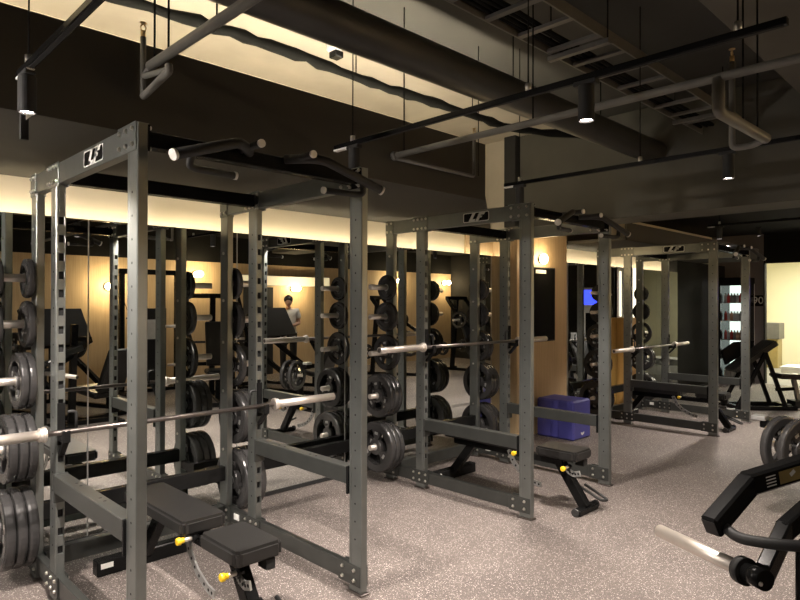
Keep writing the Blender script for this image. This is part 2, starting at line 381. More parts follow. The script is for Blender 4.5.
def make_rack(label, loc, armz, barz, cup=True):
    t = thing('power_rack', label, 'power rack', loc, 0, 'power racks along the mirror wall')
    for s in (-1, 1):
        x = s*W2
        for y, sl in ((YS, None), (YMID, -1), (YF, 1)):
            mb = upright(x, y, sl, 2.35 if sl != -1 else 2.235)
            if sl is None:
                for z in (1.96, 1.62, 1.32, .97, .55): mb.cyl((x-s*PX, y, z), (x-s*(PX+.008), y, z), .010, 'bolt', 8).cyl((x+s*PX, y, z+.07), (x+s*(PX+.008), y, z+.07), .010, 'bolt', 8)
            o = mb.build('upright', t)
            MB().box((x-.034, y-.064, 0), (x+.034, y+.064, .012), 'bar', .003).build('foot_plate', o)
        # top and base rails with bolted gussets
        tr = MB().box((x-PX-.001, YF+PY-.02, 2.235), (x+PX+.001, YS-PY+.02, 2.345), 'steel', .003).build('top_rail', t)
        g = MB().box((x+s*PX, YF-.045, 2.232), (x+s*(PX+.006), YF+.15, 2.352), 'steel', .002).box((x-s*PX, YF-.045, 2.232), (x-s*(PX+.006), YF+.15, 2.352), None, .002)
        for k in (-1, 1): bolts(g, x+k*(PX+.006), [(YF-.02, 2.325), (YF-.02, 2.26), (YF+.05, 2.325), (YF+.05, 2.26), (YF+.12, 2.325), (YF+.12, 2.26)], k)
        g.build('gusset_plate', t)
        g = MB().box((x+s*PX, YMID-.09, 2.225), (x+s*(PX+.006), YMID+.09, 2.352), 'steel', .002).box((x-s*PX, YMID-.09, 2.225), (x-s*(PX+.006), YMID+.09, 2.352), None, .002)
        for k in (-1, 1): bolts(g, x+k*(PX+.006), [(YMID+dy, z) for dy in (-.07, -.025, .025, .07) for z in (2.25, 2.33)], k)
        g.build('gusset_plate', t)
        g = MB().box((x+s*PX, YS-.05, 2.22), (x+s*(PX+.006), YS+.05, 2.352), 'steel', .002).box((x-s*PX, YS-.05, 2.22), (x-s*(PX+.006), YS+.05, 2.352), None, .002)
        for k in (-1, 1): bolts(g, x+k*(PX+.006), [(YS+dy, z) for dy in (-.028, .028) for z in (2.25, 2.325)], k)
        g.build('gusset_plate', t)
        MB().box((x-PX+.002, YF+PY-.03, .05), (x+PX-.002, YS-PY+.03, .15), 'rail', .003).build('base_rail', t)
        for y0, n in ((YF, 2), (YMID, 3), (YS-.06, 2)):
            g = MB().box((x+PX, y0-.048 if n == 2 else y0-.10, .045), (x+PX+.006, y0+.14 if n == 2 else y0+.10, .158), 'rail', .002)
            g.box((x-PX-.006, y0-.048 if n == 2 else y0-.10, .045), (x-PX, y0+.14 if n == 2 else y0+.10, .158), None, .002)
            ys = [y0, y0+.10] if n == 2 else [y0-.07, y0, y0+.07]
            for k in (-1, 1): bolts(g, x+k*(PX+.006), [(yy, z) for yy in ys for z in (.075, .13)], k)
            g.build('gusset_plate', t)
        # storage pegs
        for z in PEGZ:
            pg = MB().cyl((x+s*PX, YS, z), (x+s*(PX+.012), YS, z), .036, 'black', 16).cyl((x+s*(PX+.012), YS, z), (x+s*(PX+.24), YS, z), .0235, 'chrome', 16)
            pg.build('storage_peg', t)
        # safety arm
        a = MB().box((x-.034, YF+PY+.006, armz-.095), (x+.034, YMID-PY-.006, armz), 'rail', .003)
        a.box((x-.036, YF+PY-.0, armz-.15), (x+.036, YF+PY+.014, armz+.004), 'black', .002).box((x-.036, YMID-PY-.014, armz-.15), (x+.036, YMID-PY, armz+.004), None, .002)
        for yy in (-.62, -.68, -.95, -1.01): a.cyl((x-s*.005, yy, armz-.001), (x-s*.005, yy, armz+.0006), .008, 'slot', 8)
        a.build('safety_arm', t)
        # bar hook
        yb = YMID-PY
        h = MB().box((x-.017, yb-.010, barz-.075), (x+.021, yb, barz+.15), 'black', .002)
        h.box((x-.017, yb-.09, barz-.050), (x+.021, yb-.004, barz-.018), None, .003).bar((x+.002, yb-.082, barz-.045), (x+.002, yb-.006, barz-.125), .03, .022, None, .002)
        h.box((x-.017, yb-.100, barz-.050), (x+.021, yb-.084, barz+.012), None, .003)
        h.tube([(x-s*.03, yb-.01, barz+.10), (x-s*.075, yb-.01, barz+.10), (x-s*.075, yb-.01, barz-.0)], .008, 'grip', 8, .02)
        h.build('bar_hook', t)
    # cross members
    MB().box((-W2+PX-.003, YMID-.036, 2.25), (W2-PX+.003, YMID+.036, 2.33), 'black', .003).build('top_cross_beam', t)
    MB().box((-W2+PX-.003, YS-.03, .33), (W2-PX+.003, YS+.03, .43), 'black', .003).build('rear_cross_beam', t)
    MB().box((-W2+PX-.003, YS-.03, .05), (W2-PX+.003, YS+.03, .15), 'rail', .003).build('rear_cross_beam', t)
    pb = MB().box((-W2+PX+.006, YF-.03, 2.255), (W2-PX-.006, YF+.03, 2.325), 'black', .004)
    for s in (-1, 1):
        x0 = s*(W2-PX-.004)
        pb.box((x0-.004, YF-.05, 2.235), (x0+.004, YF+.05, 2.345), None, .001)
        for yy in (-.038, .038):
            for z in (2.247, 2.333): pb.cyl((x0-s*.004, YF+yy, z), (x0-s*.012, YF+yy, z), .009, 'bolt', 8)
    pb.build('pull_up_beam', t)
    for s in (-1, 1):
        g = MB().tube([(s*.10, YF-.03, 2.315), (s*.18, YF-.13, 2.315), (s*.24, YF-.17, 2.31), (s*.555, YF-.235, 2.195)], .023, 'grip', 12, .05).build('pull_up_grip', t)
        d = Vector((.315, -.065, -.115)).normalized()
        MB().cyl((s*.555, YF-.235, 2.195), (s*(.555+d.x*.012), YF-.235+d.y*.012, 2.195+d.z*.012), .024, 'cap', 14).build('end_cap', g)
        g = MB().tube([(s*.46, YF-.20, 2.235), (s*.475, YF-.19, 2.17), (s*.44, YF-.17, 2.165), (s*.25, YF-.155, 2.165)], .016, 'grip', 12, .045).build('pull_up_grip', t)
        MB().cyl((s*.25, YF-.155, 2.165), (s*.238, YF-.155, 2.165), .0175, 'cap', 14).build('end_cap', g)
        g = MB().tube([(s*.143, YF+.0, 2.318), (s*.143, YF-.20, 2.318)], .017, 'grip', 12).build('pull_up_grip', t)
        MB().cyl((s*.143, YF-.20, 2.318), (s*.143, YF-.212, 2.318), .0185, 'cap', 14).build('end_cap', g)
    # maker's badge on the outside of the left top rail
    bx = -W2-PX-.0016
    def side(poly, mb, th=.0016): mb.prism([(a, z) for a, z in poly], 'X', bx-th, bx, 'label')
    mb = MB(); mb.prism([(-1.06, 2.256), (-.80, 2.256), (-.80, 2.328), (-1.06, 2.328)], 'X', bx-.0006, bx+.0005, 'black')
    yc, zc = -.93, 2.292
    o = []; 
    for cx, cz, a0 in ((.118, .026, 0), (-.118, .026, 90), (-.118, -.026, 180), (.118, -.026, 270)):
        for k in range(5):
            a = R(a0+k*22.5); o.append((yc+cx+.012*math.cos(a), zc+cz+.012*math.sin(a)))
    nI = [(yc+(p[0]-yc)*.955, zc+(p[1]-zc)*.86) for p in o]
    for i in range(len(o)):
        j = (i+1) % len(o); side([o[i], o[j], nI[j], nI[i]], mb)
    # slanted strokes; the view from the rack's outside reads along -y
    def st(u0, w0, z0, u1, z1): side([(yc-(u0), zc+z0), (yc-(u0+w0), zc+z0), (yc-(u1+w0), zc+z1), (yc-(u1), zc+z1)], mb)
    st(-.075, .030, -.032, -.035, .032); st(-.075, .062, -.032, -.066, -.016)
    st(-.006, .030, -.032, .034, .032); st(.034, .066, .016, .030, .032) if False else None
    st(.020, .060, .014, .034, .032); st(.010, .045, -.008, .018, .006)
    mb.build('maker_badge', t, label='white outlined badge with slanted letter strokes')
    mb = MB(); mb.box((W2-PX-.0078, YMID+.16, .09), (W2-PX-.0062+.006, YMID+.22, .13), 'label', 0); mb.build('rating_sticker', t, label='small white sticker')
    return t
PEGZ = (1.745, 1.48, 1.155, .775, .32)
RX = (1.03+W2, 3.916+W2, 7.966+W2); DY = (0, .02, .068)
make_rack('charcoal power rack in front, tallest in view, barbell set low', (RX[0], DY[0], 0), .69, .918)
make_rack('charcoal power rack between two others, next to the blue box', (RX[1], DY[1], 0), .605, 1.228)
make_rack('charcoal power rack at the far end beside the drinks cooler', (RX[2], DY[2], 0), .59, 1.00)
xa, xb = 1.03+2*W2, 3.916
t = thing('link_beam', 'black beam linking the front rack to the middle rack near the floor', 'beam', ((xa+xb)/2, .335, .31))
h_ = (xb-xa)/2
MB().box((-h_-.03, -.03, -.05), (h_+.03, .03, .05), 'black', .003).build('cross_bar', t)
for s in (-1, 1): MB().box((s*h_-.02, -.335+YS+PY+.001, -.03), (s*h_+.02, -.028, .03), 'black', .003).build('bracket', t)

# barbells
def make_barbell(label, x, y, z):
    t = thing('barbell', label, 'barbell', (x, y, z), 0, 'barbells on the racks')
    MB().cyl((-.703, 0, 0), (.703, 0, 0), .0145, 'bar', 16).build('shaft', t)
    for s in (-1, 1):
        o = MB().cyl((s*.715, 0, 0), (s*1.203, 0, 0), .0265, 'chrome', 20).cyl((s*1.203, 0, 0), (s*1.207, 0, 0), .018, 'bar', 16).build('sleeve', t)
        MB().lathe([(.014, s*.690), (.035, s*.690), (.041, s*.694), (.041, s*.706), (.036, s*.710), (.036, s*.724), (.0265, s*.728), (.014, s*.728)], 'chrome', 24).build('collar', o)
    return t
for i, (lab, z) in enumerate((('long barbell with bare chrome sleeves resting low on the front rack', .918),
        ('bare barbell resting chest high on the middle rack', 1.228), ('bare barbell resting on the end rack by the drinks cooler', 1.00))):
    make_barbell(lab, RX[i], -.366+DY[i]-.049, z)

# ------------------------------------------------------------------ weight plates
def plate_mesh(rad, th):
    mb = MB(); h = th/2
    if rad > .15:
        mb.lathe([(rad*.70, -h*.9), (rad*.93, -h), (rad*.985, -h*.8), (rad, -h*.4), (rad, h*.4), (rad*.985, h*.8), (rad*.93, h), (rad*.70, h*.9)], 'rubber', 44)
        mb.lathe([(.0255, -h*.8), (rad*.31, -h*.8), (rad*.33, -h*.5), (rad*.33, h*.5), (rad*.31, h*.8), (.0255, h*.8)], 'rubber', 28)
        for k in range(3):
            mb.lathe([(rad*.30, -h*.55), (rad*.72, -h*.55), (rad*.72, h*.55), (rad*.30, h*.55)], 'rubber', 10, a0=90+k*120-21, a1=90+k*120+21)
            a = R(90+k*120)   # raised grip lip marks
            for s in (-1, 1):
                mb.lathe([(rad*.50, s*h*.56), (rad*.60, s*h*.56), (rad*.60, s*h*.66), (rad*.50, s*h*.66)], 'grey', 5, a0=90+k*120-9, a1=90+k*120+9)
    else:
        mb.lathe([(.0255, -h*.85), (rad*.33, -h*.85), (rad*.42, -h*.5), (rad*.72, -h*.5), (rad*.8, -h), (rad*.97, -h*.9), (rad, -h*.4),
                  (rad, h*.4), (rad*.97, h*.9), (rad*.8, h), (rad*.72, h*.5), (rad*.42, h*.5), (rad*.33, h*.85), (.0255, h*.85)], 'rubber', 36)
    mb.lathe([(.0245, -h*.9), (.031, -h*.9), (.031, h*.9), (.0245, h*.9)], 'grey', 20)
    return mb.mesh('weight_plate')
PM = {k: plate_mesh(*v) for k, v in {'a': (.115, .035), 'b': (.135, .04), 'c': (.163, .04), 'd': (.195, .048), 'e': (.225, .055)}.items()}
PT = {'a': .035, 'b': .04, 'c': .04, 'd': .048, 'e': .055}; PR = {'a': .115, 'b': .135, 'c': .163, 'd': .195, 'e': .225}
def put_plate(key, loc, label, rot=(0, 0, 0)):
    o = bpy.data.objects.new('weight_plate', PM[key]); C.objects.link(o); o.location = loc; o.rotation_euler = rot
    return tag(o, label, 'weight plate', 'black weight plates')
order = ('top', 'second', 'third', 'fourth', 'bottom'); kinds = 'abcde'
size = {'a': 'tiny', 'b': 'small', 'c': 'medium', 'd': 'large', 'e': 'largest'}
rn = ('front', 'middle', 'end'); sn = {-1: 'left', 1: 'right'}
stock = {(0, -1): (2, 2, 2, 3, 3), (0, 1): (1, 1, 1, 3, 3), (1, -1): (1, 1, 1, 3, 3), (1, 1): (2, 1, 2, 3, 3), (2, -1): (1, 1, 2, 2, 3), (2, 1): (1, 1, 1, 2, 2)}
for (ri, s), cnt in stock.items():
    for pi, n in enumerate(cnt):
        x = PX+.014
        for j in range(n):
            k = kinds[pi]
            if (ri, s) == (0, -1) and pi < 2 and j == 1: x += .12
            px = RX[ri]+s*(W2+x+PT[k]/2)
            pos = '' if n == 1 else (('inner ', 'outer ') if n == 2 else ('innermost ', 'middle ', 'outermost '))[j]
            lone = 'lone ' if n == 1 else ''
            # hangs on the peg: the hole's top rests on the peg
            put_plate(k, (px, YS+DY[ri], PEGZ[pi]-.0008), f'{lone}{pos}{size[k]} black plate on {order[pi]} peg of {rn[ri]} rack, {sn[s]} post',
                      (random.uniform(-.5, .5)+(math.pi if j % 2 else 0), 0, 0))
            x += PT[k]+.0015

# ------------------------------------------------------------------ benches
def make_bench(label, loc, lift=0):
    t = thing('adjustable_bench', label, 'bench', loc, 0, 'adjustable benches in the racks')
    def pad(y0, y1, w=.13, z0=.395, z1=.47):
        mb = MB(); c = .022; poly = [(-w, y0+c), (-w+c, y0), (w-c, y0), (w, y0+c), (w, y1-c), (w-c, y1), (-w+c, y1), (-w, y1-c)]
        mb.prism(poly, 'Z', z0, z1, 'pad', .014); return mb
    b1 = pad(-.15, .66); b1.build('back_pad', t)
    pad(-.69, -.32).build('seat_pad', t)
    f = MB().box((-.035, -.52, .325), (.035, .60, .375), 'black', .004).box((-.05, -.11, .372), (.05, .55, .396), None, .003).box((-.05, -.62, .372), (.05, -.36, .396), None, .003)
    f.box((.05, -.66, .33), (.10, -.58, .385), 'matte', .004)
    f.build('frame', t)
    l = MB().bar((0, -.48, .345), (0, -.70, .035), .065, .075, 'black', .004).box((-.14, -.735, 0), (.14, -.665, .045), None, .006).build('front_leg', t)
    for s in (-1, 1): MB().cyl((s*.142, -.70, .03), (s*.165, -.70, .03), .03, 'rubber', 16).build('wheel', l)
    MB().tube([(.05, -.60, .18), (.05, -.80, .10), (.13, -.82, .09), (.13, -.62, .17)], .011, 'grip', 8, .03).build('lift_handle', t)
    r = MB().bar((0, .40, .345), (0, .63, .06), .06, .07, 'black', .004).box((-.29, .60, 0), (.29, .68, .09), None, .006).build('rear_leg', t)
    MB().box((-.27, .598, .045), (-.20, .600, .075), 'label', 0).build('rating_sticker', r)
    # curved ladder plates with slots
    for x, pts, nm in ((-.045, [(-.02, .37), (-.07, .27), (-.15, .20), (-.26, .15), (-.33, .14)], 'ladder'), (-.05, [(-.56, .33), (-.585, .30), (-.63, .285), (-.68, .30)], 'seat_ladder')):
        mb = MB(); n = len(pts)
        fine = []
        for i in range(n-1):
            for k in range(4): fine.append((pts[i][0]+(pts[i+1][0]-pts[i][0])*k/4, pts[i][1]+(pts[i+1][1]-pts[i][1])*k/4))
        fine.append(pts[-1])
        for i in range(len(fine)-1):
            p, q = fine[i], fine[i+1]
            mb.bar((x, p[0], p[1]), (x, q[0], q[1]), .010, .042, 'grey', 0, (0, 0, 1), .002)
            if i % 2: mb.cyl((x-.0055, p[0], p[1]), (x+.0055, p[0], p[1]), .009, 'slot', 8)
        mb.build(nm, t)
    for y, z in ((-.13, .375), (-.585, .335)):
        k = MB().lathe([(.0, -.152), (.017, -.150), (.020, -.144), (.020, -.132), (.014, -.126), (.014, -.112), (.0, -.112)], 'yellow', 14, at=(0, y, z), closed=False)
        k.build('pop_pin', t, label='yellow pull knob')
        MB().cyl((-.035, y, z), (-.115, y, z), .011, 'chrome', 12).cyl((-.035, y, z), (-.07, y, z), .018, 'black', 12).build('pin_housing', t)
    return t
make_bench('black adjustable bench with yellow knobs inside the front rack', (1.565, -.80, 0))
make_bench('black adjustable bench with yellow knobs inside the middle rack', (4.36, -.91, 0))
make_bench('black adjustable bench in the end rack near the cooler', (8.42, -.66, 0))

# ------------------------------------------------------------------ blue box
t = thing('plyo_box', 'royal blue vinyl covered jump box in front of the oak column', 'jump box', (6.67, -.04, 0))
mb = MB().box((-.20, -.26, 0), (.20, .24, .46), 'blue', .02); mb.build('padded_body', t)
mb = MB()
for s in (-1, 1): mb.tube([(-.2015, s*.05-.01, .02), (-.2015, s*.05-.01, .44)], .003, 'blue', 6)
mb.tube([(-.2, -.2605, .23), (.2, -.2605, .23)], .003, 'blue', 6); mb.build('seam_piping', t)
mb = MB().prism([(-.03, .06), (.0, .045), (.035, .062), (.04, .085), (.0, .075), (-.035, .085)], 'Y', -.2625, -.2605, 'label'); mb.build('white_emblem', t, label='small white emblem')

# ------------------------------------------------------------------ things on the oak column
t = thing('wall_sconce', 'round glowing sconce on the oak column face', 'wall lamp', (6.615, .245, 2.15))
MB().lathe([(0, 0), (.050, 0), (.050, -.018), (.045, -.022), (0, -.022)], 'matte', 28, 'Y', closed=False).build('back_plate', t)
MB().sphere((0, -.055, 0), .066, 'sconce', (1, .65, 1), 20).build('glass_globe', t)
t = thing('notice_board', 'black glass board with a white strip on the oak column', 'board', (6.63, .245, 1.59))
MB().box((-.29, -.028, -.46), (.29, 0, .46), 'matte', .004).build('frame', t)
MB().box((-.275, -.031, -.445), (.275, -.027, .445), 'black', .001).build('glass_face', t)
MB().box((-.16, -.033, .38), (.07, -.0305, .425), 'label', 0).build('title_strip', t)

# ------------------------------------------------------------------ overhead: tracks, spots, pipes, duct, tray
def make_track(label, x, y0, y1, rods, z=2.53):
    t = thing('light_track', label, 'light track', (x, 0, z))
    MB().box((-.014, y1, -.012), (.014, y0, .014), 'black', .002).box((-.008, y1+.01, -.0135), (.008, y0-.01, -.011), 'slot', 0).build('rail', t)
    MB().box((-.016, y0-.16, -.022), (.016, y0, -.012), 'label', .002).build('end_feed', t)
    for y in rods:
        top = (3.2 if -3.7 < y < -2.78 else ZC)-z
        MB().cyl((0, y, .015), (0, y, top), .0035, 'cable', 6).cyl((0, y, .013), (0, y, .045), .014, 'bolt', 8).build('hanger_rod', t)
    return t
make_track('black light track over the front rack at the picture corner', .66, -1.12, -3.45, (-1.25, -2.4))
make_track('black light track beyond the left frame edge', -1.0, -.75, -3.45, (-.9, -2.4))
make_track('long black light track crossing over the middle rack', 2.32, -1.09, -3.45, (-1.25, -2.45, -3.3))
make_track('black light track before the concrete beam', 4.0, -1.11, -3.45, (-1.25, -2.2, -3.3))
make_track('black light track above the end rack beyond the beam', 8.4, -1.11, -3.45, (-1.25, -2.2, -3.3), 2.60)
LK = 1.75
def make_spot(label, x, y, power, z=2.53, size=105, aim=(0, 0, -1), on=True):
    t = thing('track_spotlight', label, 'spotlight', (x, y, z-.012), 0, 'track spotlights')
    MB().box((-.02, -.05, -.02), (.02, .05, -.0005), 'matte', .003).build('track_adapter', t)
    MB().lathe([(0, -.02), (.031, -.02), (.033, -.024), (.033, -.165), (.028, -.165), (.028, -.150), (0, -.150)], 'matte', 24, 'Z', closed=False).build('lamp_body', t)
    MB().lathe([(0, -.1515), (.0275, -.1515), (.0275, -.156), (.018, -.160), (0, -.161)], 'lens', 24, 'Z', closed=False).build('lens', t)
    l = bpy.data.lights.new('spot_light', 'SPOT'); l.energy = power*LK; l.spot_size = R(size); l.spot_blend = .6; l.color = (1, .89, .80); l.shadow_soft_size = .03
    o = bpy.data.objects.new('spot_light', l); C.objects.link(o); o.parent = t; o.location = (0, 0, -.172)
    o.rotation_euler = Vector(aim).to_track_quat('-Z', 'Y').to_euler()
    return t
make_spot('black track spotlight above the left post of the front rack', .66, -1.23, 240, aim=(.1, .1, -1))
make_spot('black track spotlight high over the right post of the front rack', 2.32, -1.263, 150, aim=(.1, .0, -1))
make_spot('black track spotlight hanging in the dark ceiling beside the cable tray', 2.32, -2.73, 130, aim=(.2, .3, -1))
make_spot('black track spotlight in line above the front post of the middle rack', 4.0, -1.25, 120, aim=(.1, 0, -1))
make_spot('black track spotlight below the looped sprinkler pipe', 4.0, -2.74, 150, aim=(.15, .25, -1))
make_spot('black track spotlight out of frame on the first track', .66, -2.73, 130, aim=(.1, .35, -1))
make_spot('black track spotlight over the end rack', 8.4, -1.25, 150, 2.60)
make_spot('black track spotlight in front of the end rack', 8.4, -2.74, 150, 2.60)
make_spot('black track spotlight on the track beyond the left edge', -1.0, -.95, 170, 2.53, 110, (1, .12, -.55))
make_spot('black track spotlight near the cooler', 12.6, -.55, 40, 3.018, 60, (.2, .5, -1))

def sprinkler(mb_parent, p, up=1):
    x, y, z = p
    h = MB().cyl((x, y, z), (x, y, z+.03), .012, 'brass', 10).cyl((x, y, z+.066), (x, y, z+.069), .016, 'brass', 12)
    for s in (-1, 1): h.tube([(x+s*.008, y, z+.03), (x+s*.014, y, z+.047), (x, y, z+.066)], .003, 'brass', 6)
    h.build('sprinkler_head', mb_parent)
t = thing('sprinkler_pipe', 'grey sprinkler pipe rising over the front rack from its hairpin bend', 'pipe', (1.2, 0, 2.72))
MB().tube([(0, -1.10, 0), (0, -6.9, 0)], .0225, 'pipe', 14).build('main_pipe', t)
MB().tube([(0, -1.12, 0), (-.0, -1.02, -.03), (0, -1.30, -.07), (0, -1.02, -.125), (0, -1.02, .16)], .014, 'pipe', 10, .03).build('return_bend', t)
MB().tube([(0, -1.30, -.05), (0, -1.31, -.08), (0, -1.02, -.125)], .017, 'pipe', 10, .02).build('drop_pipe', t)
sprinkler(t, (0, -1.02, .16))
for y, dx in ((-1.15, 0), (-1.30, 0)): MB().cyl((dx, y, .02), (dx, y, .85), .005, 'cable', 6).build('hanger_rod', t)
t = thing('sprinkler_pipe', 'long grey sprinkler pipe running from the cove toward the cable tray', 'pipe', (2.89, 0, 2.595))
MB().tube([(0, -1.01, 0), (0, -6.9, 0)], .020, 'pipe', 14).cyl((0, -1.0, 0), (0, -1.03, 0), .030, 'pipe', 14).build('main_pipe', t)
MB().tube([(0, -1.03, -.02), (.84, -1.02, -.02), (.84, -1.02, .28)], .013, 'pipe', 10, .03).build('branch_pipe', t); sprinkler(t, (.84, -1.02, .28))
MB().tube([(0, -3.05, 0), (0, -3.05, -.15), (.62, -3.07, -.155)], .026, 'pipe', 12, .03).build('branch_pipe', t)
MB().tube([(.62, -3.07, -.155), (.66, -3.0, -.17), (.63, -2.91, -.175), (.63, -2.91, .28)], .016, 'pipe', 10, .03).build('riser_pipe', t); sprinkler(t, (.63, -2.91, .28))
for x, y in ((0, -1.1), (0, -2.1), (.30, -3.06), (.52, -3.06)):
    z0 = -.14 if x else .02
    MB().cyl((x, y, z0), (x, y, (3.2-2.595) if y < -2.78 else .97), .0045, 'cable', 6).build('hanger_rod', t)
MB().cyl((.84, -1.06, -.02), (.84, -1.06, .97), .004, 'cable', 6).build('hanger_rod', t)

t = thing('air_duct', 'dark round air duct running along under the ceiling', 'duct', (0, -1.40, 3.103))
MB().cyl((XL, 0, 0), (6.11, 0, 0), .115, 'duct', 40).build('duct_tube', t)
for x in (1.9, 3.7, 5.0): MB().cyl((x, 0, .11), (x, 0, .467), .005, 'cable', 6).build('hanger_rod', t)

t = thing('cable_tray', 'galvanised ladder cable tray under the dark ceiling', 'cable tray', (0, -2.03, 3.2))
for y in (-.18, .18): MB().box((XL, y-.006, 0), (6.11, y+.006, .07), 'tray', .001).build('side_rail', t)
x = XL+.2; 
while x < 6.0:
    MB().box((x-.022, -.176, .002), (x+.022, .176, .022), 'tray', .001).build('rung', t); x += .32
for x in (1.5, 3.5, 5.5):
    for y in (-.195, .195): MB().cyl((x, y, 0), (x, y, .37), .005, 'cable', 6).build('hanger_rod', t)
    MB().box((x-.02, -.21, -.03), (x+.02, .21, 0), 'tray', .001).build('tray_support', t)
for i in range(4):
    y0 = .145-i*.034
    pts = [(XL+.1+k*.45, -2.03+y0+random.uniform(-.012, .012), 3.2+.022+.016+random.uniform(0, .004)) for k in range(19)]
    if pts[-1][0] > 6.1: pts[-1] = (6.1, pts[-1][1], pts[-1][2])
    tag(MB().tube([p for p in pts if p[0] < 6.11], .014, 'cable', 8).build('power_cable'), 'black cable lying in the ladder cable tray', 'cable', 'cables in the tray')

# lumpy black cable bundle strapped below the lit ceiling
mb = MB(); pts = []; rr = []
x = XL+.05
while x < 6.11:
    yy_ = -.48-max(0, x-4.9)*.42
    pts.append((x, yy_+.012*math.sin(x*2.1)+random.uniform(-.008, .008), 3.30+.008*math.sin(x*3.3)+random.uniform(-.008, .008))); rr.append(.036*random.uniform(.78, 1.25)); x += .10
t = thing('cable_bundle', 'lumpy black cable bundle strung across the lit cream ceiling', 'cable bundle', (0, 0, 0))
MB().tube(pts, rr, 'cable', 12).build('bundled_cables', t)
for x in (1.87, 3.0, 4.38): MB().cyl((x, -.48, 3.32), (x, -.48, ZC), .005, 'cable', 6).build('hanger_rod', t)
t = thing('smoke_detector', 'small white and black detector on the lit cream ceiling', 'smoke detector', (2.95, -.28, ZC))
MB().lathe([(0, 0), (.06, 0), (.06, -.03), (.05, -.04), (0, -.04)], 'white', 24, 'Z', closed=False).build('base', t)
MB().box((-.02, -.045, -.09), (.06, .04, -.04), 'black', .006).build('sensor_body', t)
tag(MB().box((6.02, .20, 2.5), (6.118, .36, ZC), 'matte', .004).build('cable_riser'), 'black vertical trunking on the end of the concrete beam', 'trunking')

t = thing('hanging_sensor', 'small black bracket hanging from the soffit under the corner spotlight', 'bracket', (.72, -.93, SOF+.003))
MB().box((-.016, -.012, -.115), (.016, .012, 0), 'matte', .002).build('bracket_body', t)
MB().prism([(.004, -.03), (.030, -.002), (.004, -.002)], 'Y', -.016, -.0125, 'label').build('white_tab', t)
# ------------------------------------------------------------------ right-hand machines
def gym_floor_base(t, pts, w=.07, h=.06):
    mb = MB()
    for p, q in pts: mb.bar((*p, h/2), (*q, h/2), w, h, 'black', .004)
    return mb.build('base_frame', t)
t = thing('lever_machine', 'black lever strength machine with an empty chrome peg in the corner', 'strength machine', (2.62, -3.6, 0))
def L(p): return (p[0]-2.62, p[1]+3.6, p[2])
gym_floor_base(t, [((-.40, -.25), (.5, -.25)), ((-.1, -.35), (-.1, .1)), ((.5, -.35), (.5, .1))])
MB().bar(L((2.60, -3.85, .05)), L((2.60, -3.74, 1.32)), .08, .08, 'black', .005).build('mast', t)
a = MB()
a.bar(L((2.168, -3.262, .865)), L((2.372, -3.320, .985)), .058, .076, 'black', .008, ext=.0)
a.bar(L((2.360, -3.316, .982)), L((2.60, -3.46, 1.035)), .058, .076, 'black', .008, ext=.006)
a.bar(L((2.59, -3.455, 1.033)), L((2.78, -3.72, 1.12)), .058, .076, 'black', .008, ext=.006)
a.bar(L((2.78, -3.72, 1.12)), L((2.60, -3.78, 1.14)), .06, .06, 'black', .006)
arm = a.build('upper_lever', t)
d = (Vector((2.60, -3.46, 1.035))-Vector((2.372, -3.320, .985))).normalized(); up = Vector((0, 0, 1)); sd = d.cross(up).normalized(); uu = sd.cross(d)
mb = MB(); c0 = Vector(L((2.49, -3.394, 1.010)))
for sgn in (-1, 1):
    n = sd*sgn
    mb.bar(c0-d*.095+n*.0315, c0+d*.11+n*.0315, .0012, .05, 'gold', 0, uu) if 'gold' in M else None
M['gold'] = mat('olive gold sticker', (.30, .23, .09), .4, .3, noise=(8, .1))
n = sd if (sd.dot(Vector((0, -4, 1.606))-Vector((2.49, -3.394, 1.01))) > 0) else -sd
mb = MB(); mb.bar(c0-d*.045+n*.0294, c0+d*.115+n*.0294, .0012, .044, 'gold', 0)
st_ = mb.build('instruction_sticker', arm, label='olive gold instruction sticker')
mb = MB()
for k in range(4): mb.bar(c0-d*.10+n*.0296+uu*(.016-.011*k), c0-d*.06+n*.0296+uu*(.016-.011*k), .0010, .004, 'label', 0)
for k in range(2): mb.bar(c0+d*(.0+.06*k)+n*.0302, c0+d*(.02+.06*k)+n*.0302+uu*.012, .0008, .014, 'label', 0)
mb.build('sticker_text', arm)
MB().box((-.023, -.001, -.028), (.023, .001, .028), 'matte', 0).build('end_plug', arm).matrix_local = Matrix.Translation(Vector(L((2.1672, -3.2617, .8645)))) @ Vector((2.372-2.168, -.058, .12)).normalized().to_track_quat('Y', 'Z').to_matrix().to_4x4()
MB().tube([L((2.215, -3.283, .866)), L((2.168, -3.345, .852)), L((2.157, -3.453, .866)), L((2.19, -3.535, .872)), L((2.36, -3.65, .88)), L((2.60, -3.79, .90))], .0175, 'grip', 14, .05).build('handle_bar', t)
pg = MB().cyl(L((2.407, -2.996, .722)), L((2.164, -3.356, .757)), .0245, 'chrome', 24).cyl(L((2.407, -2.996, .722)), L((2.4105, -2.991, .7215)), .0215, 'matte', 24).build('weight_peg', t, label='bare chrome weight peg')
mb = MB().cyl(L((2.166, -3.353, .7566)), L((2.150, -3.377, .759)), .043, 'matte', 28).cyl(L((2.150, -3.377, .759)), L((2.108, -3.440, .765)), .031, 'black', 24)
for k in (.3, .75):
    p = Vector((2.150, -3.377, .759)).lerp(Vector((2.108, -3.440, .765)), k); q = Vector((-.95, -.25, -.15)).normalized()
    mb.cyl(L(p+q*.026), L(p+q*.034), .006, 'bolt', 8)
mb.build('peg_collar', pg)
mb = MB(); mb.bar(L((2.165, -3.415, .745)), L((2.345, -3.435, .858)), .045, .065, 'black', .006, ext=.01)
mb.bar(L((2.345, -3.435, .858)), L((2.50, -3.50, .940)), .045, .065, 'black', .006, ext=.012); mb.bar(L((2.50, -3.50, .94)), L((2.60, -3.76, 1.05)), .045, .065, 'black', .006, ext=.01)
